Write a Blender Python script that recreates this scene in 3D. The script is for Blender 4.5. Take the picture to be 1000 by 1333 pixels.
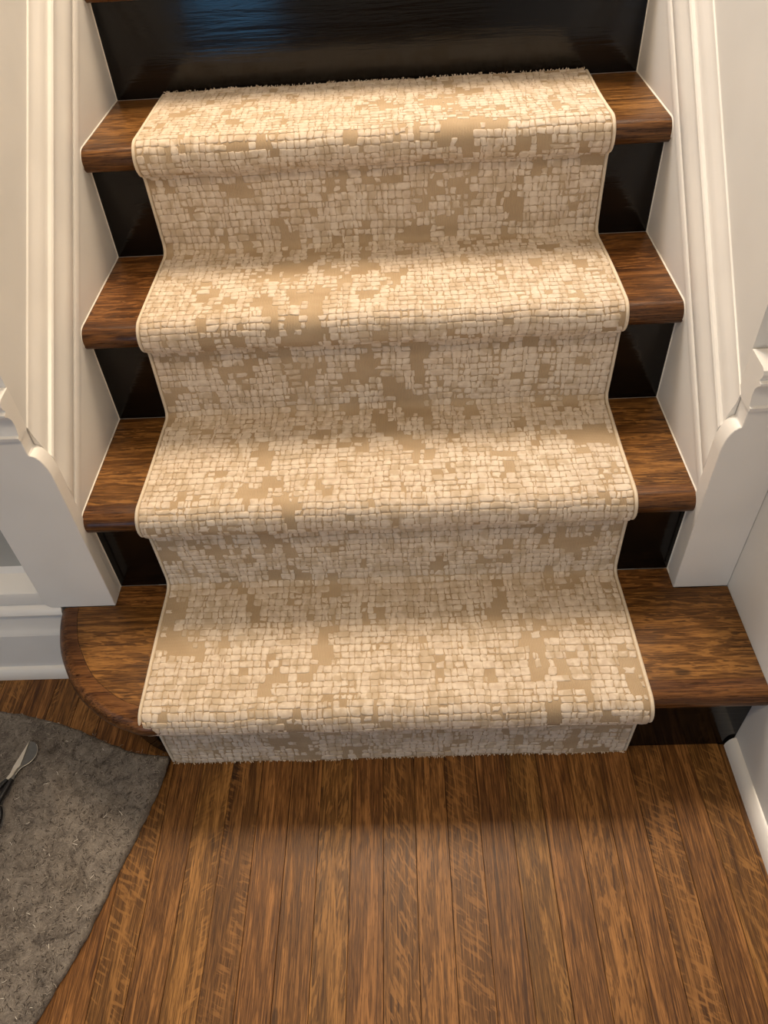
import bpy, math, random
import numpy as np
from mathutils import Vector, Matrix, noise as mnoise

# ------------------------------------------------------------------ clear
for o in list(bpy.data.objects):
    bpy.data.objects.remove(o, do_unlink=True)
scene = bpy.context.scene
COL = scene.collection
random.seed(7)
rng = np.random.default_rng(7)

# ------------------------------------------------------------------ camera
FPX, PITCH, ROLL, YAW = 986.98, 0.78937, -0.07277, -0.05101
CAM = Vector((0.0191, -0.6095, 1.1885))
fwd = Vector((math.sin(YAW) * math.cos(PITCH), math.cos(YAW) * math.cos(PITCH), -math.sin(PITCH)))
rgt = Vector((math.cos(YAW), -math.sin(YAW), 0))
upv = rgt.cross(fwd)
r2 = rgt * math.cos(ROLL) + upv * math.sin(ROLL)
u2 = -rgt * math.sin(ROLL) + upv * math.cos(ROLL)
cd = bpy.data.cameras.new('camera')
cam = bpy.data.objects.new('camera', cd)
COL.objects.link(cam)
m = Matrix((r2, u2, -fwd)).transposed().to_4x4()
m.translation = CAM
cam.matrix_world = m
cd.sensor_fit = 'VERTICAL'
cd.sensor_height = 36
cd.sensor_width = 27
cd.lens = 36 * FPX / 1333
cd.clip_start = 0.02
scene.camera = cam

# ------------------------------------------------------------------ world, lights, exposure
w = bpy.data.worlds.new('world')
scene.world = w
w.use_nodes = True
w.node_tree.nodes['Background'].inputs[0].default_value = (1.0, 0.84, 0.66, 1)
w.node_tree.nodes['Background'].inputs[1].default_value = 0.13


def area(name, loc, target, sx, sy, power, col):
    ld = bpy.data.lights.new(name, 'AREA')
    ld.shape = 'RECTANGLE'
    ld.size = sx
    ld.size_y = sy
    ld.energy = power
    ld.color = col
    lo = bpy.data.objects.new(name, ld)
    COL.objects.link(lo)
    lo.location = loc
    lo.rotation_euler = (Vector(target) - Vector(loc)).to_track_quat('-Z', 'Y').to_euler()
    return lo


# warm ceiling lamp above the upper steps
area('stairwell_lamp', (-0.05, 1.47, 3.05), (-0.03, 0.35, 0.2), 0.80, 0.80, 70, (1.0, 0.785, 0.56))
# warm ceiling lamp of the hall
area('hall_lamp', (-0.45, -0.75, 2.45), (-0.45, -0.75, 0.0), 0.34, 0.34, 13.5, (1.0, 0.775, 0.54))
# daylight through the glazed door behind the camera and the hall window on the left
area('door_daylight', (-1.30, -3.04, 0.46), (-1.30, 0, 0.46), 1.2, 0.82, 10, (0.20, 0.56, 1.0))
area('window_daylight', (-2.24, -0.85, 1.65), (0.0, -0.85, 1.55), 0.9, 0.95, 4.2, (0.66, 0.85, 1.0))
# daylight from the landing window upstairs, coming over the left stair wall
area('landing_daylight', (-1.0, 1.9, 3.25), (0.46, 0.5, 0.9), 0.8, 0.8, 40, (0.55, 0.76, 1.0))

scene.view_settings.view_transform = 'Standard'
scene.view_settings.look = 'None'
scene.view_settings.gamma = 1
scene.view_settings.use_curve_mapping = False
scene.view_settings.exposure = 0.08

# ------------------------------------------------------------------ dimensions
RZ = 0.19            # rise
G = 0.22285          # going
XL, XR = -0.4880, 0.4475     # inner faces of the stair skirts
XW = 0.534           # hall wall on the right
YF = 0.180           # front face of the wall ends
NOSE = 0.027
TT = 0.0374          # tread thickness
WL, WR = -0.505, 0.4635      # stair wall planes above the mouldings
YWL, YWR = 0.205, 0.222      # front plane of the walls above the caps


# ------------------------------------------------------------------ node helpers
def mat(name):
    mm = bpy.data.materials.new(name)
    mm.use_nodes = True
    nt = mm.node_tree
    return mm, nt, nt.nodes['Principled BSDF']


class N:
    def __init__(s, nt):
        s.nt = nt

    def n(s, t, **kw):
        nd = s.nt.nodes.new(t)
        for k, v in kw.items():
            setattr(nd, k, v)
        return nd

    def l(s, a, b):
        s.nt.links.new(a, b)

    def val(s, sock, v):
        if hasattr(v, 'links') or isinstance(v, bpy.types.NodeSocket):
            s.l(v, sock)
        else:
            sock.default_value = v

    def math(s, op, a, b=0.0, c=0.0, clamp=False):
        nd = s.n('ShaderNodeMath', operation=op)
        nd.use_clamp = clamp
        s.val(nd.inputs[0], a)
        s.val(nd.inputs[1], b)
        s.val(nd.inputs[2], c)
        return nd.outputs[0]

    def noise(s, vec, scale, detail=2.0, rough=0.5, dist=0.0):
        nd = s.n('ShaderNodeTexNoise')
        s.l(vec, nd.inputs['Vector'])
        nd.inputs['Scale'].default_value = scale
        nd.inputs['Detail'].default_value = detail
        nd.inputs['Roughness'].default_value = rough
        nd.inputs['Distortion'].default_value = dist
        return nd.outputs['Fac']

    def mapping(s, vec, scale, rot=(0, 0, 0)):
        nd = s.n('ShaderNodeMapping')
        s.l(vec, nd.inputs['Vector'])
        nd.inputs['Scale'].default_value = scale
        nd.inputs['Rotation'].default_value = rot
        return nd.outputs[0]

    def ramp(s, fac, stops):
        nd = s.n('ShaderNodeValToRGB')
        e = nd.color_ramp.elements
        while len(e) < len(stops):
            e.new(0.5)
        for i, (p, c) in enumerate(stops):
            e[i].position = p
            e[i].color = (c[0], c[1], c[2], 1) if len(c) == 3 else c
        s.l(fac, nd.inputs[0])
        return nd.outputs[0]

    def step(s, v, a, b):
        nd = s.n('ShaderNodeMapRange', interpolation_type='SMOOTHSTEP')
        s.l(v, nd.inputs['Value'])
        nd.inputs['From Min'].default_value = a
        nd.inputs['From Max'].default_value = b
        return nd.outputs[0]

    def mix(s, fac, a, b, blend='MIX'):
        nd = s.n('ShaderNodeMix', data_type='RGBA', blend_type=blend)
        s.val(nd.inputs[0], fac)
        for sock, v in ((nd.inputs[6], a), (nd.inputs[7], b)):
            if isinstance(v, tuple):
                sock.default_value = (v[0], v[1], v[2], 1)
            else:
                s.l(v, sock)
        return nd.outputs[2]

    def bump(s, h, strength, dist):
        nd = s.n('ShaderNodeBump')
        nd.inputs['Strength'].default_value = strength
        nd.inputs['Distance'].default_value = dist
        s.l(h, nd.inputs['Height'])
        return nd.outputs[0]


def oak(name, axis, dark, mid, light, rough=0.32, flake=0.6, ang=(-1.2, 1.2), gate=0.45, tintvar=0.22, spec=0.4):
    mm, nt, b = mat(name)
    k = N(nt)
    tc = k.n('ShaderNodeTexCoord').outputs['Object']
    rnd = k.n('ShaderNodeObjectInfo').outputs['Random']
    off = k.n('ShaderNodeCombineXYZ')
    for i, f in enumerate((17.3, 9.7, 5.1)):
        k.l(k.math('MULTIPLY', rnd, f), off.inputs[i])
    va = k.n('ShaderNodeVectorMath', operation='ADD')
    k.l(tc, va.inputs[0])
    k.l(off.outputs[0], va.inputs[1])
    c = va.outputs[0]
    if axis == 'Y':
        c = k.mapping(c, (1, 1, 1), (0, 0, math.pi / 2))
    fib = k.noise(k.mapping(c, (24, 560, 560)), 1, 3, 0.6)
    pore = k.noise(k.mapping(c, (60, 640, 640)), 1, 1, 0.5)
    broad = k.noise(k.mapping(c, (3.2, 55, 55)), 1, 4, 0.55, 0.8)
    rings = k.math('SINE', k.math('MULTIPLY', broad, 34.0))
    rings = k.math('MULTIPLY_ADD', rings, 0.5, 0.5)
    f = k.math('ADD', k.math('MULTIPLY', broad, 0.36), k.math('MULTIPLY', fib, 0.54))
    f = k.math('ADD', f, k.math('MULTIPLY', rings, 0.10))
    col = k.ramp(f, [(0.37, dark), (0.50, mid), (0.65, light)])
    # ray flecks of the quarter-sawn oak, slanting differently on each board
    r7 = k.math('FRACT', k.math('MULTIPLY', rnd, 7.31))
    r3 = k.math('FRACT', k.math('MULTIPLY', rnd, 23.17))
    vr = k.n('ShaderNodeVectorRotate', rotation_type='Z_AXIS')
    k.l(c, vr.inputs['Vector'])
    k.l(k.math('MULTIPLY_ADD', r3, ang[1] - ang[0], ang[0]), vr.inputs['Angle'])
    fl = k.noise(k.mapping(vr.outputs[0], (34, 170, 170)), 1, 3, 0.5, 0.5)
    flm = k.step(fl, 0.51, 0.60)
    reg = k.step(k.noise(k.mapping(c, (4, 30, 30)), 1, 1), 0.36, 0.52)
    flm = k.math('MULTIPLY', k.math('MULTIPLY', flm, reg), k.math('MULTIPLY', k.step(r7, gate, gate + 0.12), flake))
    col = k.mix(flm, col, light)
    # dark open pores and small knots
    pm = k.step(pore, 0.60, 0.74)
    col = k.mix(k.math('MULTIPLY', pm, 0.75), col, dark)
    kn = k.step(k.noise(k.mapping(c, (14, 60, 60)), 1, 0), 0.80, 0.86)
    col = k.mix(k.math('MULTIPLY', kn, 0.7), col, tuple(x * 0.4 for x in dark))
    hsv = k.n('ShaderNodeHueSaturation')
    k.l(col, hsv.inputs['Color'])
    k.l(k.math('MULTIPLY_ADD', r3, tintvar * 2, 1 - tintvar), hsv.inputs['Value'])
    k.l(k.math('MULTIPLY_ADD', r7, 0.008, 0.499), hsv.inputs['Hue'])
    k.l(hsv.outputs[0], b.inputs['Base Color'])
    k.l(k.math('MULTIPLY_ADD', fib, 0.2, rough - 0.1), b.inputs['Roughness'])
    b.inputs['Specular IOR Level'].default_value = spec
    k.l(k.bump(k.math('SUBTRACT', fib, k.math('MULTIPLY', pm, 0.6)), 0.25, 0.0006), b.inputs['Normal'])
    return mm


M = {}
M['floor_oak'] = oak('floor_oak', 'Y', (0.060, 0.0225, 0.0060), (0.160, 0.067, 0.0165), (0.370, 0.168, 0.050), rough=0.42, flake=0.6, gate=0.22, tintvar=0.13, spec=0.3)
M['tread_oak'] = oak('tread_oak', 'X', (0.036, 0.0130, 0.0038), (0.118, 0.045, 0.0110), (0.28, 0.120, 0.034), rough=0.33, spec=0.3,
                     flake=0.75, ang=(-0.10, 0.10), gate=-0.2, tintvar=0.10)
M['nosing_oak'] = oak('nosing_oak', 'X', (0.030, 0.010, 0.0035), (0.088, 0.031, 0.0085), (0.21, 0.085, 0.025), rough=0.30, spec=0.33,
                      flake=0.25, ang=(-0.1, 0.1), gate=0.3, tintvar=0.10)


def paint(name, col, rough=0.35, bumpk=0.0):
    mm, nt, b = mat(name)
    k = N(nt)
    tc = k.n('ShaderNodeTexCoord').outputs['Object']
    n1 = k.noise(tc, 55, 3)
    n2 = k.noise(tc, 6, 2)
    c2 = tuple(x * 0.93 for x in col)
    k.l(k.mix(k.step(n2, 0.35, 0.7), col, c2), b.inputs['Base Color'])
    b.inputs['Roughness'].default_value = rough
    if bumpk:
        k.l(k.bump(n1, bumpk * 0.3, 0.0004), b.inputs['Normal'])
    return mm


M['trim'] = paint('white_gloss_paint', (0.875, 0.850, 0.800), 0.28)
M['wall'] = paint('wall_paint', (0.80, 0.785, 0.745), 0.5)
M['panel_grey'] = paint('grey_panel', (0.46, 0.455, 0.42), 0.3)  # panel colour, a darker grey than the trim around it
M['caulk'] = paint('caulk_white', (0.86, 0.82, 0.74), 0.5)


def black_paint():
    mm, nt, b = mat('black_gloss_paint')
    k = N(nt)
    tc = k.n('ShaderNodeTexCoord').outputs['Object']
    st = k.noise(k.mapping(tc, (5, 70, 70)), 1, 4, 0.6, 0.4)
    st2 = k.noise(k.mapping(tc, (3, 9, 9)), 1, 2)
    b.inputs['Base Color'].default_value = (0.0030, 0.0023, 0.0019, 1)
    k.l(k.math('MULTIPLY_ADD', st, 0.14, 0.05), b.inputs['Roughness'])
    b.inputs['Specular IOR Level'].default_value = 0.34
    h = k.math('ADD', st, k.math('MULTIPLY', st2, 0.8))
    k.l(k.bump(h, 0.22, 0.0018), b.inputs['Normal'])
    return mm


M['black'] = black_paint()


def simple(name, col, rough, metal=0.0, spec=0.5):
    mm, nt, b = mat(name)
    k = N(nt)
    tc = k.n('ShaderNodeTexCoord').outputs['Object']
    n1 = k.noise(tc, 180, 2)
    k.l(k.mix(n1, tuple(x * 0.85 for x in col), tuple(min(1, x * 1.12) for x in col)), b.inputs['Base Color'])
    b.inputs['Roughness'].default_value = rough
    b.inputs['Metallic'].default_value = metal
    b.inputs['Specular IOR Level'].default_value = spec
    return mm


M['steel'] = simple('polished_steel', (0.82, 0.76, 0.66), 0.42, 0.55)
M['steel_dark'] = simple('satin_steel', (0.34, 0.325, 0.30), 0.28, 1.0)
M['plastic'] = simple('black_plastic', (0.012, 0.011, 0.011), 0.35)
M['subfloor'] = simple('dark_gap', (0.014, 0.006, 0.003), 0.8)
M['fibre_light'] = simple('felt_fibre_pale', (0.34, 0.305, 0.265), 0.9, 0, 0.1)
M['fibre_dark'] = simple('felt_fibre_dark', (0.060, 0.050, 0.044), 0.9, 0, 0.1)
M['fibre_white'] = simple('felt_fibre_white', (0.75, 0.71, 0.64), 0.9, 0, 0.1)
M['glass_frame'] = M['trim']


def carpet_base():
    mm, nt, b = mat('runner_loop_ground')
    k = N(nt)
    uv = k.n('ShaderNodeTexCoord').outputs['UV']
    rib = k.n('ShaderNodeTexWave', wave_type='BANDS', bands_direction='X')
    k.l(uv, rib.inputs['Vector'])
    rib.inputs['Scale'].default_value = 130
    rib.inputs['Distortion'].default_value = 1.2
    rib.inputs['Detail'].default_value = 1
    rib.inputs['Detail Scale'].default_value = 0.3
    n1 = k.noise(k.mapping(uv, (9, 16, 1)), 1, 3)
    n2 = k.noise(uv, 900, 2)
    c = k.mix(k.step(n1, 0.35, 0.65), (0.44, 0.325, 0.205), (0.53, 0.405, 0.270))
    c = k.mix(k.math('MULTIPLY', rib.outputs['Fac'], 0.30), c, (0.32, 0.225, 0.13))
    c = k.mix(k.math('MULTIPLY', n2, 0.3), c, (0.56, 0.44, 0.30))
    k.l(c, b.inputs['Base Color'])
    b.inputs['Roughness'].default_value = 0.95
    b.inputs['Specular IOR Level'].default_value = 0.05
    k.l(k.bump(k.math('ADD', rib.outputs['Fac'], n2), 0.5, 0.0007), b.inputs['Normal'])
    return mm


def carpet_pile():
    mm, nt, b = mat('runner_cut_pile')
    k = N(nt)
    tc = k.n('ShaderNodeTexCoord').outputs['Object']
    n1 = k.noise(tc, 1500, 2, 0.6)
    n2 = k.noise(tc, 95, 2)
    n3 = k.noise(tc, 9, 2)
    c = k.mix(k.step(n2, 0.3, 0.7), (0.65, 0.53, 0.41), (0.80, 0.690, 0.560))
    c = k.mix(k.math('MULTIPLY', k.step(n3, 0.4, 0.66), 0.30), c, (0.85, 0.77, 0.65))
    n4 = k.noise(k.mapping(tc, (1, 0.7, 0.7)), 48, 2)
    c = k.mix(k.math('MULTIPLY', k.step(n4, 0.51, 0.60), 0.70), c, (0.56, 0.44, 0.30))
    c = k.mix(k.math('MULTIPLY', k.step(n1, 0.45, 0.75), 0.30), c, (0.50, 0.385, 0.26))
    k.l(c, b.inputs['Base Color'])
    b.inputs['Roughness'].default_value = 0.9
    b.inputs['Specular IOR Level'].default_value = 0.08
    b.inputs['Sheen Weight'].default_value = 0.15
    k.l(k.bump(n1, 0.7, 0.0009), b.inputs['Normal'])
    return mm


M['ground'] = carpet_base()
M['pile'] = carpet_pile()
M['binding'] = simple('runner_binding', (0.72, 0.62, 0.48), 0.9, 0, 0.1)


def felt_mat():
    mm, nt, b = mat('grey_felt')
    k = N(nt)
    tc = k.n('ShaderNodeTexCoord').outputs['Object']
    n1 = k.noise(tc, 42, 5, 0.68, 0.8)
    n2 = k.noise(tc, 420, 3, 0.6, 1.0)
    n3 = k.noise(tc, 12, 3)
    f = k.math('ADD', k.math('MULTIPLY', n1, 0.62), k.math('MULTIPLY', n2, 0.38))
    c = k.ramp(f, [(0.33, (0.060, 0.053, 0.048)), (0.48, (0.170, 0.150, 0.132)), (0.62, (0.27, 0.242, 0.212)), (0.75, (0.43, 0.39, 0.345))])
    c = k.mix(k.math('MULTIPLY', k.step(n3, 0.45, 0.7), 0.25), c, (0.13, 0.105, 0.08))
    k.l(c, b.inputs['Base Color'])
    b.inputs['Roughness'].default_value = 1
    b.inputs['Specular IOR Level'].default_value = 0.03
    k.l(k.bump(f, 0.8, 0.004), b.inputs['Normal'])
    return mm


M['felt'] = felt_mat()


# ------------------------------------------------------------------ mesh helpers
class MB:
    def __init__(s):
        s.v = []
        s.f = []

    def quadstrip(s, rings, closed=False):
        """rings: list of equally long point lists; faces between neighbours."""
        base = len(s.v)
        n = len(rings[0])
        for rg in rings:
            s.v.extend([tuple(p) for p in rg])
        for i in range(len(rings) - 1):
            a, b = base + i * n, base + (i + 1) * n
            for j in range(n if closed else n - 1):
                jj = (j + 1) % n
                s.f.append((a + j, a + jj, b + jj, b + j))
        return base, n

    def box(s, x0, x1, y0, y1, z0, z1):
        b = len(s.v)
        s.v += [(x0, y0, z0), (x1, y0, z0), (x1, y1, z0), (x0, y1, z0), (x0, y0, z1), (x1, y0, z1), (x1, y1, z1), (x0, y1, z1)]
        s.f += [(b, b + 3, b + 2, b + 1), (b + 4, b + 5, b + 6, b + 7), (b, b + 1, b + 5, b + 4), (b + 1, b + 2, b + 6, b + 5),
                (b + 2, b + 3, b + 7, b + 6), (b + 3, b, b + 4, b + 7)]

    def prism(s, A, B):
        """two matching outlines joined into a closed solid"""
        b, n = s.quadstrip([A, B], closed=True)
        s.f.append(tuple(range(b + n - 1, b - 1, -1)))
        s.f.append(tuple(range(b + n, b + 2 * n)))

    def tube(s, pts, rad, seg=8, cap=True):
        pts = [Vector(p) for p in pts]
        rings = []
        n = len(pts)
        ref = None
        for i, p in enumerate(pts):
            t = (pts[min(i + 1, n - 1)] - pts[max(i - 1, 0)]).normalized()
            if ref is None:
                ref = t.orthogonal().normalized()
            ref = (ref - t * ref.dot(t)).normalized()
            bi = t.cross(ref)
            r = rad[i] if isinstance(rad, (list, tuple)) else rad
            rings.append([p + (ref * math.cos(a) + bi * math.sin(a)) * r for a in [2 * math.pi * q / seg for q in range(seg)]])
        b, k = s.quadstrip(rings, closed=True)
        if cap:
            s.f.append(tuple(range(b + k - 1, b - 1, -1)))
            e = b + k * (n - 1)
            s.f.append(tuple(range(e, e + k)))

    def build(s, name, material, parent=None, smooth=35, origin=None, bevel=0):
        me = bpy.data.meshes.new(name)
        v = s.v
        if origin is not None:
            o = Vector(origin)
            v = [tuple(Vector(p) - o) for p in v]
        me.from_pydata(v, [], s.f)
        me.update()
        import bmesh
        bm = bmesh.new()
        bm.from_mesh(me)
        bmesh.ops.recalc_face_normals(bm, faces=bm.faces)
        bm.to_mesh(me)
        bm.free()
        if smooth:
            me.shade_smooth()
            me.set_sharp_from_angle(angle=math.radians(smooth))
        me.materials.append(material)
        ob = bpy.data.objects.new(name, me)
        COL.objects.link(ob)
        if origin is not None:
            ob.location = origin
        if parent is not None:
            ob.parent = parent
            ob.matrix_parent_inverse = Matrix.Translation(-Vector(parent.location))
        if bevel:
            md = ob.modifiers.new('edge', 'BEVEL')
            md.width = bevel
            md.segments = 2
            md.limit_method = 'ANGLE'
            md.angle_limit = math.radians(40)
        return ob


def empty(name, loc=(0, 0, 0)):
    o = bpy.data.objects.new(name, None)
    o.location = loc
    COL.objects.link(o)
    return o


def tag(o, label=None, cat=None, group=None, kind=None):
    if label:
        o['label'] = label
    if cat:
        o['category'] = cat
    if group:
        o['group'] = group
    if kind:
        o['kind'] = kind
    return o


# ================================================================== FLOOR
fb = MB()
fb.box(-2.2, XW + 0.02, -3.2, 0.24, -0.05, -0.0035)
floor = tag(fb.build('floor', M['subfloor'], smooth=0), 'narrow strip oak floor, warm brown, in front of the stairs', kind='structure')
PW = 0.0504
x = -0.0425 - PW * 22
plank_meshes = []
for q in range(4):
    pb = MB()
    hw = PW / 2 - 0.00022 - 0.00008 * q
    pr = []
    for (px, pz) in ((-hw, -0.003), (-hw, -0.0003), (-hw + 0.0003, 0), (hw - 0.0003, 0), (hw, -0.0003), (hw, -0.003)):
        pr.append((px, pz))
    pb.prism([(a, -1.5, c) for a, c in pr], [(a, 0.172, c) for a, c in pr])
    o = pb.build('plank', M['floor_oak'], floor, smooth=0)
    plank_meshes.append(o)
first = plank_meshes[:]
i = 0
while x + PW < XW:
    c = x + PW / 2
    if i < 4:
        o = first[i]
    else:
        o = first[i % 4].copy()
        COL.objects.link(o)
    o.location = (c, 0, 0.0001 * ((i * 7) % 4))
    x += PW
    i += 1
lp = MB()
lp.box(-(XW - 0.0006 - x) / 2 + 0.0003, (XW - 0.0006 - x) / 2, -1.5, -0.001, -0.003, 0.0)
o = lp.build('plank', M['floor_oak'], floor, smooth=0)
o.location = ((x + XW - 0.0006) / 2, 0, 0)
fz = MB()
fz.box(-2.2, XW, -3.2, -1.501, -0.0034, 0.0)
fz.build('floor_field', M['floor_oak'], floor, smooth=0)
fz = MB()
fz.box(-2.2, -0.0425 - PW * 22 - 0.0005, -1.5, 0.18, -0.0034, 0.0)
fz.build('floor_field', M['floor_oak'], floor, smooth=0)

# ================================================================== STAIR WALLS
SL = Vector((0, G, RZ)).normalized()          # slope direction (Y,Z)
sy, sz = SL.y, SL.z


def zs(s, y):                                  # height of slope coordinate s at depth y
    return (s + sz * y) / sy


YEND = 1.75
wl = MB()
wl.box(-0.6045, WL, YWL, YEND, 0.0, 2.25)
wall_left = tag(wl.build('wall_left', M['wall'], smooth=0), 'painted wall rising beside the stairs on the left', kind='structure')
wr = MB()
wr.box(WR, WR + 0.13, YWR, YEND, 0.0, 2.25)
wall_right = tag(wr.build('wall_right', M['wall'], smooth=0), 'painted wall rising beside the stairs on the right', kind='structure')
wh = MB()
wh.box(XW, XW + 0.12, -3.2, YWR - 0.001, -0.004, 2.25)
tag(wh.build('wall_hall', M['wall'], smooth=0), 'plain painted hall wall at the right of the bottom step', kind='structure')
wf = MB()
wf.box(-2.2, -0.605, YWL + 0.022, YWL + 0.12, 0.0, 2.25)
tag(wf.build('wall_front', M['wall'], smooth=0), 'hall wall left of the stairs, behind the white panelling', kind='structure')
# the wall behind the photographer with the glazed door that lets the daylight in
DX0, DX1, DZ1 = -1.95, -0.65, 2.04
wb = MB()
wb.box(-2.2, DX0 - 0.06, -3.12, -3.0, 0, 2.25)
wb.box(DX1 + 0.06, XW, -3.12, -3.0, 0, 2.25)
wb.box(DX0 - 0.06, DX1 + 0.06, -3.12, -3.0, DZ1 + 0.06, 2.25)
tag(wb.build('wall_back', M['wall'], smooth=0), 'hall wall with the glazed entrance door', kind='structure')
dr = empty('door_1', (DX0, -3.0, 0))
tag(dr, 'glazed white entrance door', kind='structure')
db = MB()
db.box(DX0 - 0.06, DX0 + 0.05, -3.02, -2.97, 0, DZ1 + 0.06)
db.box(DX1 - 0.05, DX1 + 0.06, -3.02, -2.97, 0, DZ1 + 0.06)
db.box(DX0, DX1, -3.02, -2.97, DZ1, DZ1 + 0.06)
db.box(DX0, DX1, -3.02, -2.97, 0.0, 0.05)
db.build('door_frame', M['trim'], dr, smooth=0)
mb = MB()
mb.box(DX0 + 0.05, DX1 - 0.05, -3.012, -2.99, 0.90, DZ1)
mb.build('added_door_blind', M['trim'], dr, smooth=0)  # unseen blank, added so that daylight enters only through the lower half
for xx in (-1.22,):
    mb = MB()
    mb.box(xx - 0.05, xx + 0.05, -3.01, -2.975, 0.05, 0.90)
    mb.build('mullion', M['trim'], dr, smooth=0)

# left hall wall with its window
WY0, WY1, WZ0, WZ1 = -1.30, -0.40, 1.15, 2.13
mb = MB()
mb.box(-2.32, -2.2, -3.2, WY0, 0, 2.25)
mb.box(-2.32, -2.2, WY1, 0.24, 0, 2.25)
mb.box(-2.32, -2.2, WY0, WY1, 0, WZ0)
mb.box(-2.32, -2.2, WY0, WY1, WZ1, 2.25)
tag(mb.build('wall_side', M['wall'], smooth=0), 'left hall wall with a window', kind='structure')
wn = empty('window_1', (-2.2, WY0, WZ0))
tag(wn, 'white framed hall window', kind='structure')
mb = MB()
mb.box(-2.23, -2.18, WY0 + 0.001, WY0 + 0.05, WZ0 + 0.001, WZ1 - 0.001)
mb.box(-2.23, -2.18, WY1 - 0.05, WY1 - 0.001, WZ0 + 0.001, WZ1 - 0.001)
mb.box(-2.23, -2.18, WY0 + 0.05, WY1 - 0.05, WZ0 + 0.001, WZ0 + 0.05)
mb.box(-2.23, -2.18, WY0 + 0.05, WY1 - 0.05, WZ1 - 0.05, WZ1 - 0.001)
mb.box(-2.22, -2.19, WY0 + 0.05, WY1 - 0.05, 1.62, 1.66)
mb.build('window_frame', M['trim'], wn, smooth=0)

# ---- stair skirts with the sloping panel moulding
PROF = [(0.1560, 0.0205), (0.1568, 0.0216), (0.1620, 0.0222), (0.1715, 0.0222), (0.1745, 0.0205), (0.1752, 0.0150), (0.1780, 0.0145),
        (0.1792, 0.0185), (0.1840, 0.0222), (0.1930, 0.0240), (0.2030, 0.0236), (0.2130, 0.0210), (0.2220, 0.0172), (0.2310, 0.0150),
        (0.2385, 0.0146), (0.2395, 0.0195), (0.2430, 0.0222), (0.2475, 0.0222), (0.2505, 0.0200), (0.2515, 0.0145), (0.2570, 0.0140),
        (0.2640, 0.0125), (0.2710, 0.0092), (0.2780, 0.0055), (0.2840, 0.0036), (0.2890, 0.0030), (0.2900, 0.0)]


def skirt(side):
    wallx = WL if side < 0 else WR
    face = XL if side < 0 else XR
    d = -side                                  # towards the stair
    root = empty('trim_1' if side < 0 else 'trim_2', (face, YF, 0))
    tag(root, 'white painted stair skirt with sloping moulding on the %s' % ('left wall' if side < 0 else 'right wall'), kind='structure')
    y0 = (YWL if side < 0 else YWR - 0.013) + 0.0002
    mb = MB()
    # skirt board: plumb cut front end, sloping top
    out = [(y0, 0.0), (YEND, 0.9), (YEND, zs(0.1575, YEND)), (y0, zs(0.1575, y0))]
    mb.prism([(wallx, a, b) for a, b in out], [(face, a, b) for a, b in out])
    mb.build('skirt_board', M['trim'], root, smooth=0)
    mb = MB()
    sc = abs(face - wallx) / 0.0165 * 0.80
    A, B = [], []
    for (s, dd) in PROF:
        xx = wallx + d * dd * sc
        A.append((xx, y0, zs(s, y0)))
        B.append((xx, YEND, zs(s, YEND)))
    for L, y in ((A, y0), (B, YEND)):
        L.append((wallx + d * 0.0005, y, zs(0.290, y)))
        L.append((wallx + d * 0.0005, y, zs(0.156, y)))
    mb.prism(A, B)
    mb.build('sloping_moulding', M['trim'], root, smooth=28)
    # caulk bead along treads and risers
    mb = MB()
    cr = 0.0016
    for i in range(1, 6):
        pts = []
        ya = (i - 1) * G if i > 1 else YF + 0.02
        zz = i * RZ
        if i > 1:
            mb.tube([(face, ya, zz - RZ + 0.001), (face, ya, zz - TT)], cr, 5)
            pts = [(face, ya - NOSE + 0.0187 + 0.0187 * math.cos(a), zz - 0.0187 + 0.0187 * math.sin(a)) for a in
                   [math.radians(t) for t in range(200, 89, -22)]]
        pts += [(face, ya + 0.006, zz), (face, i * G, zz)]
        mb.tube(pts, cr, 5)
    mb.build('caulk_bead', M['caulk'], root, smooth=60)
    return root


skirt(-1)
skirt(1)


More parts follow.
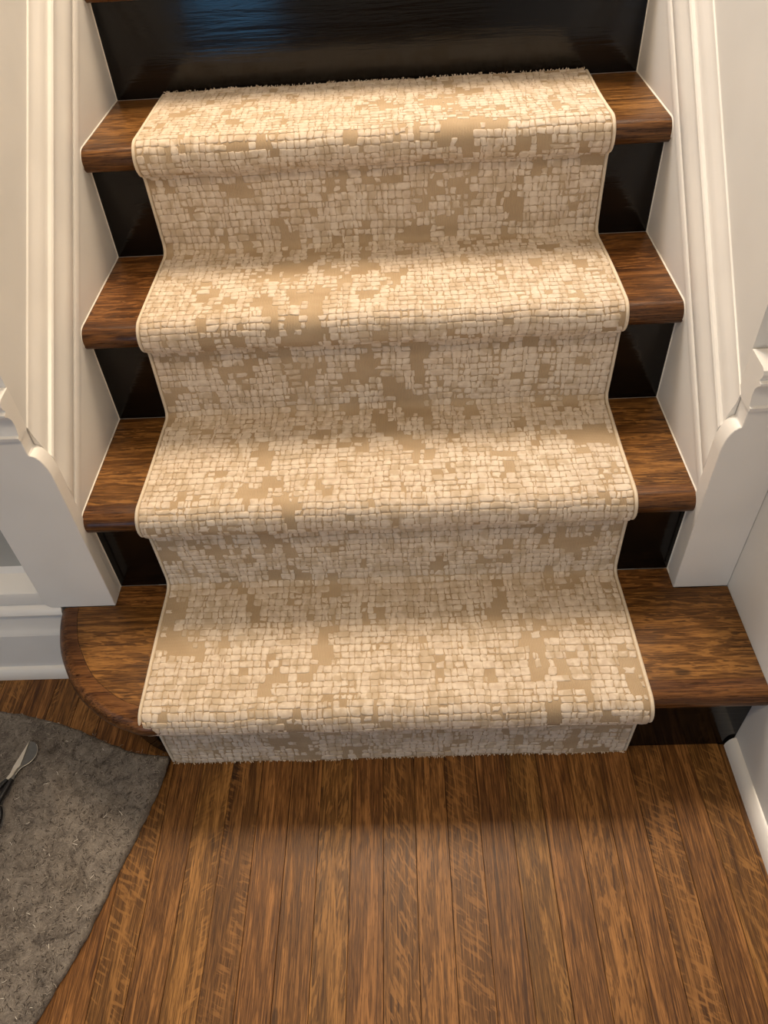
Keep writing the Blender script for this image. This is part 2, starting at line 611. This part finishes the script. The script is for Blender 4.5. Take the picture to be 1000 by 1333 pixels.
# ---- wall ends (plumb casing + cap moulding)
def wall_end(side):
    wallx = WL if side < 0 else WR
    face = (XL if side < 0 else XR) - side * 0.0025
    yb = YWL if side < 0 else YWR - 0.013
    far = -0.605 if side < 0 else XW - 0.0005
    d = -side
    root = empty('trim_3' if side < 0 else 'trim_4', (face, YF, 0))
    tag(root, 'white casing with curved shoulder and cap at the %s wall end' % ('left' if side < 0 else 'right'), kind='structure')
    zt = 0.558
    out = []
    z0 = RZ + 0.0006
    out.append((far, z0 + (0.008 if side < 0 else 0)))
    if side < 0:
        out.append((far + 0.008, z0))
    out.append((face, z0))
    out.append((face, 0.478))
    # convex, then shoulder back to the wall plane
    for t in range(0, 8):
        a = math.radians(90 * t / 7)
        out.append((face - d * 0.0180 * (1 - math.cos(a)), 0.480 + 0.046 * math.sin(a)))
    out.append((wallx, 0.528))
    out.append((wallx, zt))
    out.append((far, zt))
    mb = MB()
    mb.prism([(a, YF, b) for a, b in out], [(a, yb, b) for a, b in out])
    mb.build('end_casing', M['trim'], root, smooth=30, bevel=0.0012)
    # cap: profile in Y-Z run along X, square cut at the stair end
    cp = [(YF - 0.004, 0.556), (YF - 0.005, 0.5615), (YF - 0.001, 0.563), (YF + 0.000, 0.569), (YF + 0.002, 0.578), (YF + 0.001, 0.588),
          (YF - 0.004, 0.596), (YF - 0.009, 0.600), (YF - 0.009, 0.603), (YF - 0.003, 0.604), (YF - 0.003, 0.607), (YF - 0.006, 0.610),
          (YF - 0.007, 0.615), (YF - 0.005, 0.620), (YF + 0.001, 0.6225), (yb + 0.010, 0.6235), (yb + 0.010, 0.556)]
    end = -2.2 if side < 0 else XW - 0.0005
    x0 = wallx + d * 0.0015
    yw = (YWL if side < 0 else YWR)
    cp = [(min(a, yw - 0.0002), b) for a, b in cp]
    mb = MB()
    mb.prism([(x0, a, b) for a, b in cp], [(end, a, b) for a, b in cp])
    mb.build('cap_moulding', M['trim'], root, smooth=30)
    return root


te_l = wall_end(-1)
te_r = wall_end(1)
# filler behind the right casing up to the wall
mb = MB()
mb.box(WR, XW - 0.0005, YWR - 0.0128, YWR - 0.0002, 0.19, 0.556)
mb.build('end_backing', M['trim'], te_r, smooth=0)

# ---- panelling and base left of the steps
pn = empty('trim_5', (-1.2, YF, 0))
tag(pn, 'white wainscot panel left of the bottom step', kind='structure')
mb = MB()
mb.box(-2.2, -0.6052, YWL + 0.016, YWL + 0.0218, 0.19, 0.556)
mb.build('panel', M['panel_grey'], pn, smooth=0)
mb = MB()
pf = [(YF + 0.004, 0.196), (YF + 0.003, 0.218), (YF + 0.0045, 0.224), (YF + 0.010, 0.229), (YWL + 0.010, 0.2420), (YWL + 0.0158, 0.254), (YWL + 0.0158, 0.196)]
mb.prism([(-2.2, a, b) for a, b in pf], [(-0.6055, a, b) for a, b in pf])
mb.build('panel_sill', M['trim'], pn, smooth=25)
mb = MB()
pf = [(-0.6055, YF + 0.020), (-0.609, YF + 0.024), (-0.614, YWL + 0.0158), (-0.6055, YWL + 0.0158)]
mb.prism([(a, b, 0.245) for a, b in pf], [(a, b, 0.556) for a, b in pf])
mb.build('panel_bead', M['trim'], pn, smooth=25)

bl = empty('baseboard_left', (-1.2, 0.17, 0))
tag(bl, 'tall white stepped baseboard left of the bottom step', kind='structure')
XE = -0.552
mb = MB()
mb.box(-2.2, XE, 0.1745, YWL - 0.0003, 0.0005, 0.122)
mb.build('base_board', M['trim'], bl, smooth=0, bevel=0.003)
mb = MB()
pf = [(0.1748, 0.1222), (0.178, 0.131), (0.1805, 0.137), (0.1805, 0.168), (0.177, 0.171), (0.1755, 0.176), (0.1775, 0.183), (0.182, 0.1885),
      (0.188, 0.194), (YWL - 0.0003, 0.1955), (YWL - 0.0003, 0.1222)]
mb.prism([(-2.2, a, b) for a, b in pf], [(-0.5812, a, b) for a, b in pf])
mb.build('base_cap', M['trim'], bl, smooth=30)
mb = MB()
pf = [(0.1745 - 0.0125 * math.cos(math.radians(t)), 0.0006 + 0.026 * math.sin(math.radians(t))) for t in range(0, 91, 15)] + [(0.1745, 0.0006)]
mb.prism([(-2.2, a, b) for a, b in pf], [(XE, a, b) for a, b in pf])
mb.build('shoe_moulding', M['trim'], bl, smooth=40)

br = empty('baseboard_right', (XW, -0.5, 0))
tag(br, 'white rounded shoe moulding along the right hall wall', kind='structure')
mb = MB()
pf = [(XW - 0.0003 - 0.0135 * math.cos(math.radians(t)), 0.0006 + 0.026 * math.sin(math.radians(t))) for t in range(0, 91, 15)] + [(XW - 0.0003, 0.0006)]
mb.prism([(a, -3.0, b) for a, b in pf], [(a, -0.0035, b) for a, b in pf])
mb.build('shoe_moulding', M['trim'], br, smooth=40)

# ================================================================== STAIRCASE
st = empty('staircase', (0, 0, 0))
tag(st, 'dark oak staircase with black painted risers between white skirts', 'staircase')
R = TT / 2
SEAM = 0.033
for i in range(2, 6):
    y0 = (i - 1) * G
    z = i * RZ
    mb = MB()
    pr = [(y0 - NOSE + R + R * math.cos(math.radians(t)), z - R + R * math.sin(math.radians(t))) for t in range(270, 89, -15)]
    pr += [(y0 - NOSE + SEAM, z), (y0 - NOSE + SEAM, z - TT)]
    mb.prism([(XL + 0.0004, a, b) for a, b in pr], [(XR - 0.0004, a, b) for a, b in pr])
    tr = empty('tread', (0, y0, z - TT))
    tr.parent = st
    mb.build('nosing', M['nosing_oak'], tr, smooth=35)
    mb = MB()
    ye = i * G - 0.0003 if i < 5 else i * G + 0.2
    mb.box(XL + 0.0004, XR - 0.0004, y0 - NOSE + SEAM + 0.0004, ye, z - TT, z - 0.0002)
    mb.build('tread_board', M['tread_oak'], tr, smooth=0, origin=(0, y0, z))
for i in range(2, 6):
    y0 = (i - 1) * G
    mb = MB()
    mb.box(XL + 0.0004, XR - 0.0004, y0, y0 + 0.016, (i - 1) * RZ + 0.0005, i * RZ - TT - 0.0003)
    mb.build('riser', M['black'], st, smooth=0, origin=(0, y0, (i - 1) * RZ))

# ---- bottom step with rounded left end
front = [(XW - 0.0006, -NOSE), (0.30, -NOSE), (0.0, -NOSE - 0.004), (-0.20, -NOSE - 0.010), (-0.32, -NOSE - 0.016)]
curve = [(-0.387, -0.050), (-0.419, -0.042), (-0.452, -0.0275), (-0.489, -0.001), (-0.514, 0.023), (-0.538, 0.056), (-0.562, 0.100),
         (-0.578, 0.150), (-0.582, 0.1795)]


def smooth_path(pts, n):
    P = np.array(pts)
    d = np.r_[0, np.cumsum(np.linalg.norm(np.diff(P, axis=0), axis=1))]
    # Catmull-Rom through the points
    out = []
    for k in range(len(P) - 1):
        p0 = P[max(k - 1, 0)]
        p1, p2 = P[k], P[k + 1]
        p3 = P[min(k + 2, len(P) - 1)]
        for t in np.linspace(0, 1, n, endpoint=False):
            out.append(0.5 * ((2 * p1) + (-p0 + p2) * t + (2 * p0 - 5 * p1 + 4 * p2 - p3) * t * t + (-p0 + 3 * p1 - 3 * p2 + p3) * t ** 3))
    out.append(P[-1])
    return np.array(out)


path = smooth_path(front + curve, 5)


def inset(P, dist):
    T = np.gradient(P, axis=0)
    T /= np.linalg.norm(T, axis=1)[:, None]
    Nn = np.c_[T[:, 1], -T[:, 0]]              # right-hand side of travel = inwards (path runs right to left, inside is +Y)
    if (Nn[0] @ np.array([0, 1])) < 0:
        Nn = -Nn
    Q = P + Nn * dist
    Q[0, 0] = P[0, 0]
    Q[-1, 1] = P[-1, 1]
    return Q


z = RZ
tr1 = empty('tread', (0, 0, z - TT))
tr1.parent = st
rings = []
for t in range(270, 89, -15):
    a = math.radians(t)
    Q = inset(path, R + R * math.cos(a))
    rings.append([(q[0], q[1], z - R + R * math.sin(a)) for q in Q])
Qs = inset(path, SEAM)
rings.append([(q[0], q[1], z) for q in Qs])
rings.append([(q[0], q[1], z - TT) for q in Qs])
rings.append(rings[0])
mb = MB()
b0, nn = mb.quadstrip(rings[:-1])
k = len(rings) - 1
for j in range(nn - 1):
    mb.f.append((b0 + (k - 1) * nn + j, b0 + (k - 1) * nn + j + 1, b0 + j + 1, b0 + j))
mb.f.append(tuple(b0 + q * nn for q in range(k)))
mb.f.append(tuple(b0 + q * nn + nn - 1 for q in range(k - 1, -1, -1)))
mb.build('nosing', M['nosing_oak'], tr1, smooth=35)
Qf = inset(path, SEAM + 0.0005)
top = [(q[0], q[1], z - 0.0002) for q in Qf] + [(XW - 0.0006, YF - 0.0005, z - 0.0002)]
bot = [(a, b, z - TT) for a, b, c in top]
mb = MB()
mb.prism(bot, top)
mb.build('tread_board', M['tread_oak'], tr1, smooth=0, origin=(0.2, 0, z))
mb = MB()
mb.box(XL + 0.0004, XR - 0.0004, YF, G - 0.0003, z - TT, z - 0.0003)
mb.build('tread_board', M['tread_oak'], tr1, smooth=0, origin=(-0.3, YF, z))
# riser of the bottom step, bending round under the left end
Qi = inset(path, 0.0)
rp = [(XW - 0.0006, 0.0), (0.2, 0.0), (0.0, 0.0), (-0.20, 0.0), (-0.34, 0.0)] + [(-0.40, 0.006), (-0.43, 0.017), (-0.458, 0.035), (-0.483, 0.058), (-0.506, 0.088), (-0.522, 0.122), (-0.532, 0.150), (-0.535, 0.173)]
rp = smooth_path(rp, 4)
ri = inset(rp, 0.014)
mb = MB()
rings = [[(q[0], q[1], 0.0006) for q in rp], [(q[0], q[1], z - TT - 0.0003) for q in rp], [(q[0], q[1], z - TT - 0.0003) for q in ri], [(q[0], q[1], 0.0006) for q in ri]]
b0, nn = mb.quadstrip(rings)
for j in range(nn - 1):
    mb.f.append((b0 + 3 * nn + j, b0 + 3 * nn + j + 1, b0 + j + 1, b0 + j))
mb.build('riser', M['black'], st, smooth=35)

# ================================================================== STAIR RUNNER
CT = 0.0105
XA, XB = -0.3975, 0.3565
pts = [(-CT, 0.0015)]
for i in range(1, 5):
    y0 = (i - 1) * G
    z = i * RZ
    nose = NOSE + (0.012 if i == 1 else 0.0)
    zb = z - TT - CT + 0.001
    # up the riser, small turn, out under the nose
    pts.append((y0 - CT, zb - 0.010))
    for t in (20, 45, 70):
        a = math.radians(t)
        pts.append((y0 - CT - 0.009 * (1 - math.cos(a)), zb - 0.009 + 0.009 * math.sin(a)))
    rr = R + CT
    cy = y0 - nose + R
    for t in range(-80, 91, 10):
        a = math.radians(t)
        pts.append((cy - rr * math.cos(a), z - R + rr * math.sin(a) * (1.0 if t > 0 else 1.0)))
    if i < 4:
        rc = 0.013
        yb = i * G - CT
        for t in range(0, 91, 15):
            a = math.radians(t)
            pts.append((yb - rc + rc * math.sin(a), z + CT + rc - rc * math.cos(a)))
    else:
        pts.append((i * G - 0.0045, z + CT))
PP = np.array(pts)
# enforce order (drop points that step backwards under the nose)
keep = [0]
for q in range(1, len(PP)):
    if np.linalg.norm(PP[q] - PP[keep[-1]]) > 0.0012:
        keep.append(q)
PP = PP[keep]
S = np.r_[0, np.cumsum(np.linalg.norm(np.diff(PP, axis=0), axis=1))]
LEN = S[-1]
# smooth resampled profile
sv = np.linspace(0, LEN, int(LEN / 0.0015))
Yc = np.interp(sv, S, PP[:, 0])
Zc = np.interp(sv, S, PP[:, 1])
ker = np.array([1, 2, 3, 2, 1]) / 9.0


def smth(a):
    b = np.convolve(np.r_[[a[0]] * 2, a, [a[-1]] * 2], ker, 'valid')
    b[0], b[-1] = a[0], a[-1]
    return b


Yc, Zc = smth(smth(Yc)), smth(smth(Zc))
dY, dZ = np.gradient(Yc), np.gradient(Zc)
L_ = np.hypot(dY, dZ)
NY, NZ = -dZ / L_, dY / L_                     # outwards normal (to -Y on risers, +Z on treads)


def surf(u, v, h):
    """u in metres across from the left edge, v along the runner, h above the surface -> xyz"""
    y = np.interp(v, sv, Yc)
    zz = np.interp(v, sv, Zc)
    ny = np.interp(v, sv, NY)
    nz = np.interp(v, sv, NZ)
    q = np.hypot(ny, nz)
    ny, nz = ny / q, nz / q
    wv = 0.0011 * np.sin(u * 9.0 + v * 5) * np.sin(v * 17 + 1) + 0.0007 * np.sin(u * 31 + v * 23)
    # the cut top end dips to the left and the runner is not perfectly straight
    xx = XA + u + 0.0022 * np.sin(v * 6.5 + 0.6)
    hh = h + wv
    return xx, y + ny * hh, zz + nz * hh


run = empty('stair_runner', (0, 0, 0))
tag(run, 'cream and beige mosaic patterned carpet runner covering the middle of the stairs', 'carpet runner')
WID = XB - XA
nu = 90
us = np.linspace(0, WID, nu)
vs = sv[::2]
nv = len(vs)
UU, VV = np.meshgrid(us, vs)
edge = np.minimum(UU, WID - UU)
drop = -0.004 * np.clip(1 - edge / 0.006, 0, 1) ** 2
tx, ty, tz = surf(UU, VV, drop)
bx_, by_, bz_ = surf(UU, VV, np.full_like(UU, -0.0078))
V0 = np.stack([tx, ty, tz], -1).reshape(-1, 3)
V1 = np.stack([bx_, by_, bz_], -1).reshape(-1, 3)
nV = len(V0)
idx = np.arange(nV).reshape(nv, nu)
F = np.stack([idx[:-1, :-1], idx[:-1, 1:], idx[1:, 1:], idx[1:, :-1]], -1).reshape(-1, 4)
F2 = F[:, ::-1] + nV
loop = np.r_[idx[0, :], idx[1:, -1], idx[-1, -2::-1], idx[-2:0:-1, 0]]
ln = np.roll(loop, -1)
Fs = np.stack([loop, loop + nV, ln + nV, ln], -1)
me = bpy.data.meshes.new('woven_ground')
me.from_pydata(np.r_[V0, V1].tolist(), [], np.r_[F, F2, Fs].tolist())
uvl = me.uv_layers.new(name='UVMap')
allu = np.r_[UU.reshape(-1), UU.reshape(-1)]
allv = np.r_[VV.reshape(-1), VV.reshape(-1)]
li = np.empty(len(me.loops), dtype=np.int32)
me.loops.foreach_get('vertex_index', li)
uvl.data.foreach_set('uv', np.stack([allu[li], allv[li]], -1).astype(np.float32).ravel())
me.shade_smooth()
me.set_sharp_from_angle(angle=math.radians(60))
me.materials.append(M['ground'])
o = bpy.data.objects.new('woven_ground', me)
COL.objects.link(o)
o.parent = run

# ---- raised cut-pile blocks of the mosaic pattern (thousands, joined as stuff)
ROW, CW = 0.0122, 0.0113
rows = int(LEN / ROW)
NP = 12
ang = np.arange(NP) * 2 * math.pi / NP + 0.13
verts = []
faces = []
nvert = 0


def fract(a):
    return a - math.floor(a)


def patch(u, v):
    a = mnoise.fractal(Vector((u * 24, v * 19, 3.1)), 1.0, 2.0, 3)
    b = mnoise.noise(Vector((u * 75, v * 26, 9.7)))
    c = mnoise.noise(Vector((u * 5.0, v * 4.0, 1.7)))
    return a * 0.75 + b * 0.40 + c * 0.45


vb = 0.003
ncol = int(WID / CW)
bounds = np.arange(ncol + 1) * (WID - 0.010) / ncol + 0.005
offs = rng.normal(0, 0.0016, ncol + 1)
CU, CV, CA, CB, CH, CJ = [], [], [], [], [], []
while vb < LEN - 0.008:
    rh = ROW * rng.uniform(0.80, 1.16)
    offs = offs * 0.72 + rng.normal(0, 0.0016, ncol + 1)
    bb = bounds + offs
    bb[0] = 0.0045
    bb[-1] = WID - 0.0045
    bb = np.maximum.accumulate(bb)
    j = 0
    while j < ncol:
        span = 1
        rv = rng.random()
        a, b = bb[j], bb[j + 1]
        if rv < 0.05 and j + 2 <= ncol:
            b = bb[j + 2]
            span = 2
        parts = [(a, b)]
        if 0.05 < rv < 0.10:
            mid = (a + b) / 2
            parts = [(a, mid), (mid, b)]
        for (a2, b2) in parts:
            if b2 - a2 < 0.003:
                continue
            uc = (a2 + b2) / 2
            wav = 0.0028 * mnoise.noise(Vector((uc * 22, vb * 10, 0.5))) + 0.0016 * mnoise.noise(Vector((uc * 70, vb * 30, 4.5)))
            vc = vb + rh / 2 + wav
            pv = patch(uc, vc) + rng.normal(0, 0.10)
            if pv > 0.30:
                continue
            shrink = 1.0 if pv < 0.16 else rng.uniform(0.62, 1.0)
            CU.append(uc)
            CV.append(vc)
            CA.append((b2 - a2) / 2 * shrink)
            CB.append(rh / 2 * (shrink if shrink == 1.0 else rng.uniform(0.6, 1.0)))
            CJ.append(0.075 if shrink == 1.0 else 0.20)
            CH.append(rng.uniform(0.8, 1.15) * (1.0 if pv < 0.16 else 0.7))
        j += span
    vb += rh
CU, CV, CA, CB, CH, CJ = map(np.array, (CU, CV, CA, CB, CH, CJ))
nc = len(CU)
GAP = 0.00028
ca, sa = np.cos(ang), np.sin(ang)
e = 0.42                                        # superellipse: rounded squares
ex = np.sign(ca) * np.abs(ca) ** e
ey = np.sign(sa) * np.abs(sa) ** e
jit = np.clip(1 + rng.normal(0, 1, (nc, NP)) * CJ[:, None], 0.55, 1.22)
skew = rng.normal(0, 0.10, (nc, 1))
PU = CA[:, None] - GAP
PV = CB[:, None] - GAP
du = PU * ex[None, :] * jit
dv = PV * ey[None, :] * jit
du = du + skew * dv
ringsdef = [(1.03, -0.0006), (1.0, 0.0007), (0.82, 0.00110)]
allv_ = []
for sc_, h in ringsdef:
    uu = np.clip(CU[:, None] + du * sc_, 0.001, WID - 0.001)
    vv = np.clip(CV[:, None] + dv * sc_, 0.0005, LEN - 0.0005)
    X, Y, Z = surf(uu, vv, (h * CH)[:, None] + rng.normal(0, 0.00012, uu.shape))
    allv_.append(np.stack([X, Y, Z], -1))
X, Y, Z = surf(CU, np.clip(CV, 0, LEN), 0.00118 * CH)
cen = np.stack([X, Y, Z], -1)[:, None, :]
VA = np.concatenate(allv_ + [cen], axis=1)       # nc, 3*NP+1, 3
per = 3 * NP + 1
qs = []
ts = []
for k in range(2):
    for j in range(NP):
        jj = (j + 1) % NP
        qs.append((k * NP + j, k * NP + jj, (k + 1) * NP + jj, (k + 1) * NP + j))
for j in range(NP):
    ts.append((2 * NP + j, 2 * NP + (j + 1) % NP, 3 * NP))
base = (np.arange(nc) * per)[:, None, None]
FQ = (base + np.array(qs)[None]).reshape(-1, 4).tolist()
FT = (base + np.array(ts)[None]).reshape(-1, 3).tolist()
me = bpy.data.meshes.new('pile_mosaic')
me.from_pydata(VA.reshape(-1, 3).tolist(), [], FQ + FT)
me.shade_smooth()
me.materials.append(M['pile'])
o = bpy.data.objects.new('pile_mosaic', me)
COL.objects.link(o)
o.parent = run
tag(o, 'cream raised pile blocks of the mosaic pattern', kind='stuff')

# ---- bound edges
for uu, nm in ((0.0, 'edge_binding'), (WID, 'edge_binding')):
    v2 = np.arange(0.001, LEN, 0.005)
    X, Y, Z = surf(np.full_like(v2, uu), v2, np.full_like(v2, -0.0035))
    mb = MB()
    mb.tube(list(zip(X, Y, Z)), 0.0030, 8)
    mb.build(nm, M['binding'], run, smooth=60)

# ---- frayed cut ends
for vv0, sgn, cnt in ((LEN - 0.001, 1, 900), (0.002, -1, 700)):
    mb = MB()
    for q in range(cnt):
        u = rng.uniform(0.001, WID - 0.001)
        h0 = rng.uniform(-0.006, 0.0015)
        X, Y, Z = surf(np.array([u]), np.array([vv0]), np.array([h0]))
        p = Vector((X[0], Y[0], Z[0]))
        if sgn > 0:
            dvec = Vector((rng.normal(0, 0.6), rng.uniform(-0.2, 0.5), rng.uniform(0.2, 0.8))).normalized() * rng.uniform(0.0015, 0.004)
        else:
            dvec = Vector((rng.normal(0, 0.5), rng.uniform(-1.2, -0.3), rng.uniform(-0.2, 0.15))).normalized() * rng.uniform(0.002, 0.0045)
            p.z = max(p.z, 0.0018)
        mb.tube([p, p + dvec * 0.6, p + dvec + Vector((0, 0, -0.0005 if sgn > 0 else 0))], [0.0009, 0.0008, 0.0003], 4, cap=False)
    o = mb.build('cut_end_fringe', M['pile'], run, smooth=60)
    tag(o, kind='stuff')

# ================================================================== GREY FELT PAD
FT_ = 0.011
topc = smooth_path([(-1.02, 0.100), (-0.86, 0.104), (-0.73, 0.092), (-0.655, 0.076), (-0.579, 0.052), (-0.503, 0.019), (-0.45, 0.000), (-0.403, -0.006)], 10)
rgtc = smooth_path([(-0.403, -0.006), (-0.404, -0.022), (-0.412, -0.064), (-0.428, -0.125), (-0.447, -0.19), (-0.471, -0.278), (-0.490, -0.326), (-0.508, -0.371), (-0.545, -0.46), (-0.60, -0.60)], 10)


def resample(P, n):
    d = np.r_[0, np.cumsum(np.linalg.norm(np.diff(P, axis=0), axis=1))]
    t = np.linspace(0, d[-1], n)
    return np.c_[np.interp(t, d, P[:, 0]), np.interp(t, d, P[:, 1])]


na, nb_ = 150, 170
Tc = resample(topc, na)
Rc = resample(rgtc, nb_)
Lc = np.c_[np.full(nb_, -1.02), np.linspace(0.100, -0.64, nb_)]
aa = np.linspace(0, 1, na)[None, :, None]
bb = np.linspace(0, 1, nb_)[:, None, None]
P2 = (1 - aa) * Lc[:, None, :] + aa * Rc[:, None, :] + (1 - bb) * (Tc[None, :, :] - ((1 - aa) * Tc[0] + aa * Tc[-1]))
# ragged cut edge
rag = np.array([mnoise.noise(Vector((0, q * 0.21, 5))) * 0.0022 + mnoise.noise(Vector((2, q * 0.9, 5))) * 0.0010 for q in range(nb_)])
P2[:, -1, 0] += rag
rag = np.array([mnoise.noise(Vector((0, q * 0.21, 15))) * 0.0022 + mnoise.noise(Vector((2, q * 0.9, 15))) * 0.0010 for q in range(na)])
P2[0, :, 1] += rag


def felt_lift(xx, yy):
    lift = 0.008 * math.exp(-(((xx + 0.42) / 0.07) ** 2 + ((yy + 0.0) / 0.05) ** 2))
    return lift + 0.003 * max(0, mnoise.noise(Vector((xx * 5, yy * 5, 1.0))))


def felt_top(xx, yy):
    return 0.0008 + FT_ + felt_lift(xx, yy) + 0.0011 * mnoise.fractal(Vector((xx * 60, yy * 60, 2.0)), 1, 2, 3)


Zt = np.empty((nb_, na))
Zb = np.empty((nb_, na))
for a in range(nb_):
    for b in range(na):
        xx, yy = P2[a, b]
        lf = felt_lift(xx, yy)
        ed = min(a, na - 1 - b, nb_ - 1 - a, b)
        Zt[a, b] = felt_top(xx, yy) - (0.0028 if ed == 0 else 0.0008 if ed == 1 else 0)
        Zb[a, b] = 0.0008 + lf * 0.9
V0 = np.concatenate([P2, Zt[..., None]], -1).reshape(-1, 3)
V1 = np.concatenate([P2, Zb[..., None]], -1).reshape(-1, 3)
idx = np.arange(na * nb_).reshape(nb_, na)
F = np.stack([idx[:-1, :-1], idx[1:, :-1], idx[1:, 1:], idx[:-1, 1:]], -1).reshape(-1, 4)
loop = np.r_[idx[0, :], idx[1:, -1], idx[-1, -2::-1], idx[-2:0:-1, 0]]
ln = np.roll(loop, -1)
Fs = np.stack([loop, ln, ln + na * nb_, loop + na * nb_], -1)
me = bpy.data.meshes.new('carpet_pad')
me.from_pydata(np.r_[V0, V1].tolist(), [], np.r_[F, F[:, ::-1] + na * nb_, Fs].tolist())
me.shade_smooth()
me.set_sharp_from_angle(angle=math.radians(70))
me.materials.append(M['felt'])
pad = empty('carpet_pad', (-0.7, -0.2, 0))
tag(pad, 'thick grey fibrous felt carpet pad lying on the floor beside the steps', 'carpet pad')
o = bpy.data.objects.new('felt_sheet', me)
COL.objects.link(o)
o.parent = pad
o.matrix_parent_inverse = Matrix.Translation((0.7, 0.2, 0))


def fibres(name, material, cnt, lmin, lmax, wd, seed):
    rg = random.Random(seed)
    mb = MB()
    for q in range(cnt):
        a = rg.random() ** 0.8
        b = rg.random()
        p = P2[int(b * (nb_ - 1)), int(a * (na - 1))]
        xx, yy = p[0] + rg.uniform(-0.003, 0.001), p[1] + rg.uniform(-0.003, 0.001)
        th = rg.uniform(0, math.pi * 2)
        ln_ = rg.uniform(lmin, lmax)
        kk = rg.uniform(-1.4, 1.4)
        L1, L2 = [], []
        ok = True
        for t in range(4):
            zz = felt_top(xx, yy) + 0.0003 + 0.0006 * math.sin(t * 1.05)
            nx, ny = -math.sin(th), math.cos(th)
            L1.append((xx + nx * wd / 2, yy + ny * wd / 2, zz))
            L2.append((xx - nx * wd / 2, yy - ny * wd / 2, zz + 0.0001))
            xx += math.cos(th) * ln_ / 3
            yy += math.sin(th) * ln_ / 3
            th += kk / 3
        mb.quadstrip([L1, L2])
    o = mb.build(name, material, pad, smooth=60)
    tag(o, kind='stuff')


fibres('pale_fibre', M['fibre_light'], 3600, 0.003, 0.008, 0.0006, 1)
fibres('dark_fibre', M['fibre_dark'], 4200, 0.002, 0.007, 0.0008, 2)
fibres('white_fibre', M['fibre_white'], 130, 0.003, 0.009, 0.0007, 3)

# ================================================================== SCISSORS
sx0, sy0 = -0.660, -0.028
zf = 0.0150
sc = empty('scissors', (sx0, sy0, zf))
tag(sc, 'duckbill napping scissors with black handles lying on the grey felt pad', 'scissors')


def plate(name, outline, z0, z1, material, bev=0.0004):
    mb = MB()
    mb.prism([(a, b, z0) for a, b in outline], [(a, b, z1) for a, b in outline])
    o = mb.build(name, material, sc, smooth=30, bevel=bev)
    return o


# broad paddle blade
pad_out = smooth_path([(-0.6495, 0.0285), (-0.6405, 0.0250), (-0.6335, 0.0160), (-0.6312, 0.0050), (-0.6345, -0.0060), (-0.6410, -0.0135), (-0.6495, -0.0200), (-0.6545, -0.0300), (-0.6560, -0.0420)], 6).tolist()
pad_out += [(-0.6610, -0.0425), (-0.6600, -0.0280), (-0.6590, -0.0150), (-0.6520, 0.0275)]
plate('paddle_blade', pad_out, zf + 0.0000, zf + 0.0014, M['steel_dark'])
rim = [(a, b, zf + 0.0014) for a, b in pad_out[8:44]]
mb = MB()
mb.tube(rim, 0.0005, 6)
mb.build('ground_edge', M['steel'], sc, smooth=60)
# slim pointed blade on top
plate('pointed_blade', [(-0.6508, 0.0290), (-0.6520, -0.0170), (-0.6560, -0.0215), (-0.6600, -0.0360), (-0.6665, -0.0440), (-0.6690, -0.0410), (-0.6645, -0.0300), (-0.6630, -0.0170)], zf + 0.0016, zf + 0.0032, M['steel'])
mb = MB()
for (rr, za, zb2) in ((0.0030, 0.0032, 0.0042), (0.0020, 0.0042, 0.0048)):
    A = [(sx0 + 0.0005 + rr * math.cos(t * math.pi / 8), sy0 + 0.001 + rr * math.sin(t * math.pi / 8), zf + za) for t in range(16)]
    B = [(a, b, zf + zb2) for a, b, c in A]
    mb.prism(A, B)
mb.build('pivot_screw', M['steel'], sc, smooth=40)


def handle(pth, radii, loopc, loopr, nm):
    mb = MB()
    mb.tube(pth, radii, 10)
    lp = []
    cx, cy, rx, ry, rot = loopc[0], loopc[1], loopr[0], loopr[1], loopr[2]
    for t in range(33):
        a = 2 * math.pi * t / 32
        px, py = rx * math.cos(a), ry * math.sin(a)
        lp.append((cx + px * math.cos(rot) - py * math.sin(rot), cy + px * math.sin(rot) + py * math.cos(rot), loopc[2]))
    mb.tube(lp, 0.0042, 10, cap=False)
    mb.build(nm, M['plastic'], sc, smooth=60)


hz = zf + 0.0045
handle([(-0.6575, -0.041, zf + 0.003), (-0.6600, -0.055, hz), (-0.6630, -0.070, hz + 0.001), (-0.6655, -0.084, hz + 0.002)], [0.0030, 0.0046, 0.0048, 0.0044],
       (-0.6690, -0.110, hz + 0.002), (0.0165, 0.0270, 0.10), 'handle')
handle([(-0.6655, -0.041, zf + 0.003), (-0.6725, -0.054, hz), (-0.6830, -0.068, hz + 0.001), (-0.6930, -0.079, hz + 0.002)], [0.0030, 0.0046, 0.0048, 0.0044],
       (-0.7100, -0.100, hz + 0.002), (0.0165, 0.0270, -0.65), 'handle')
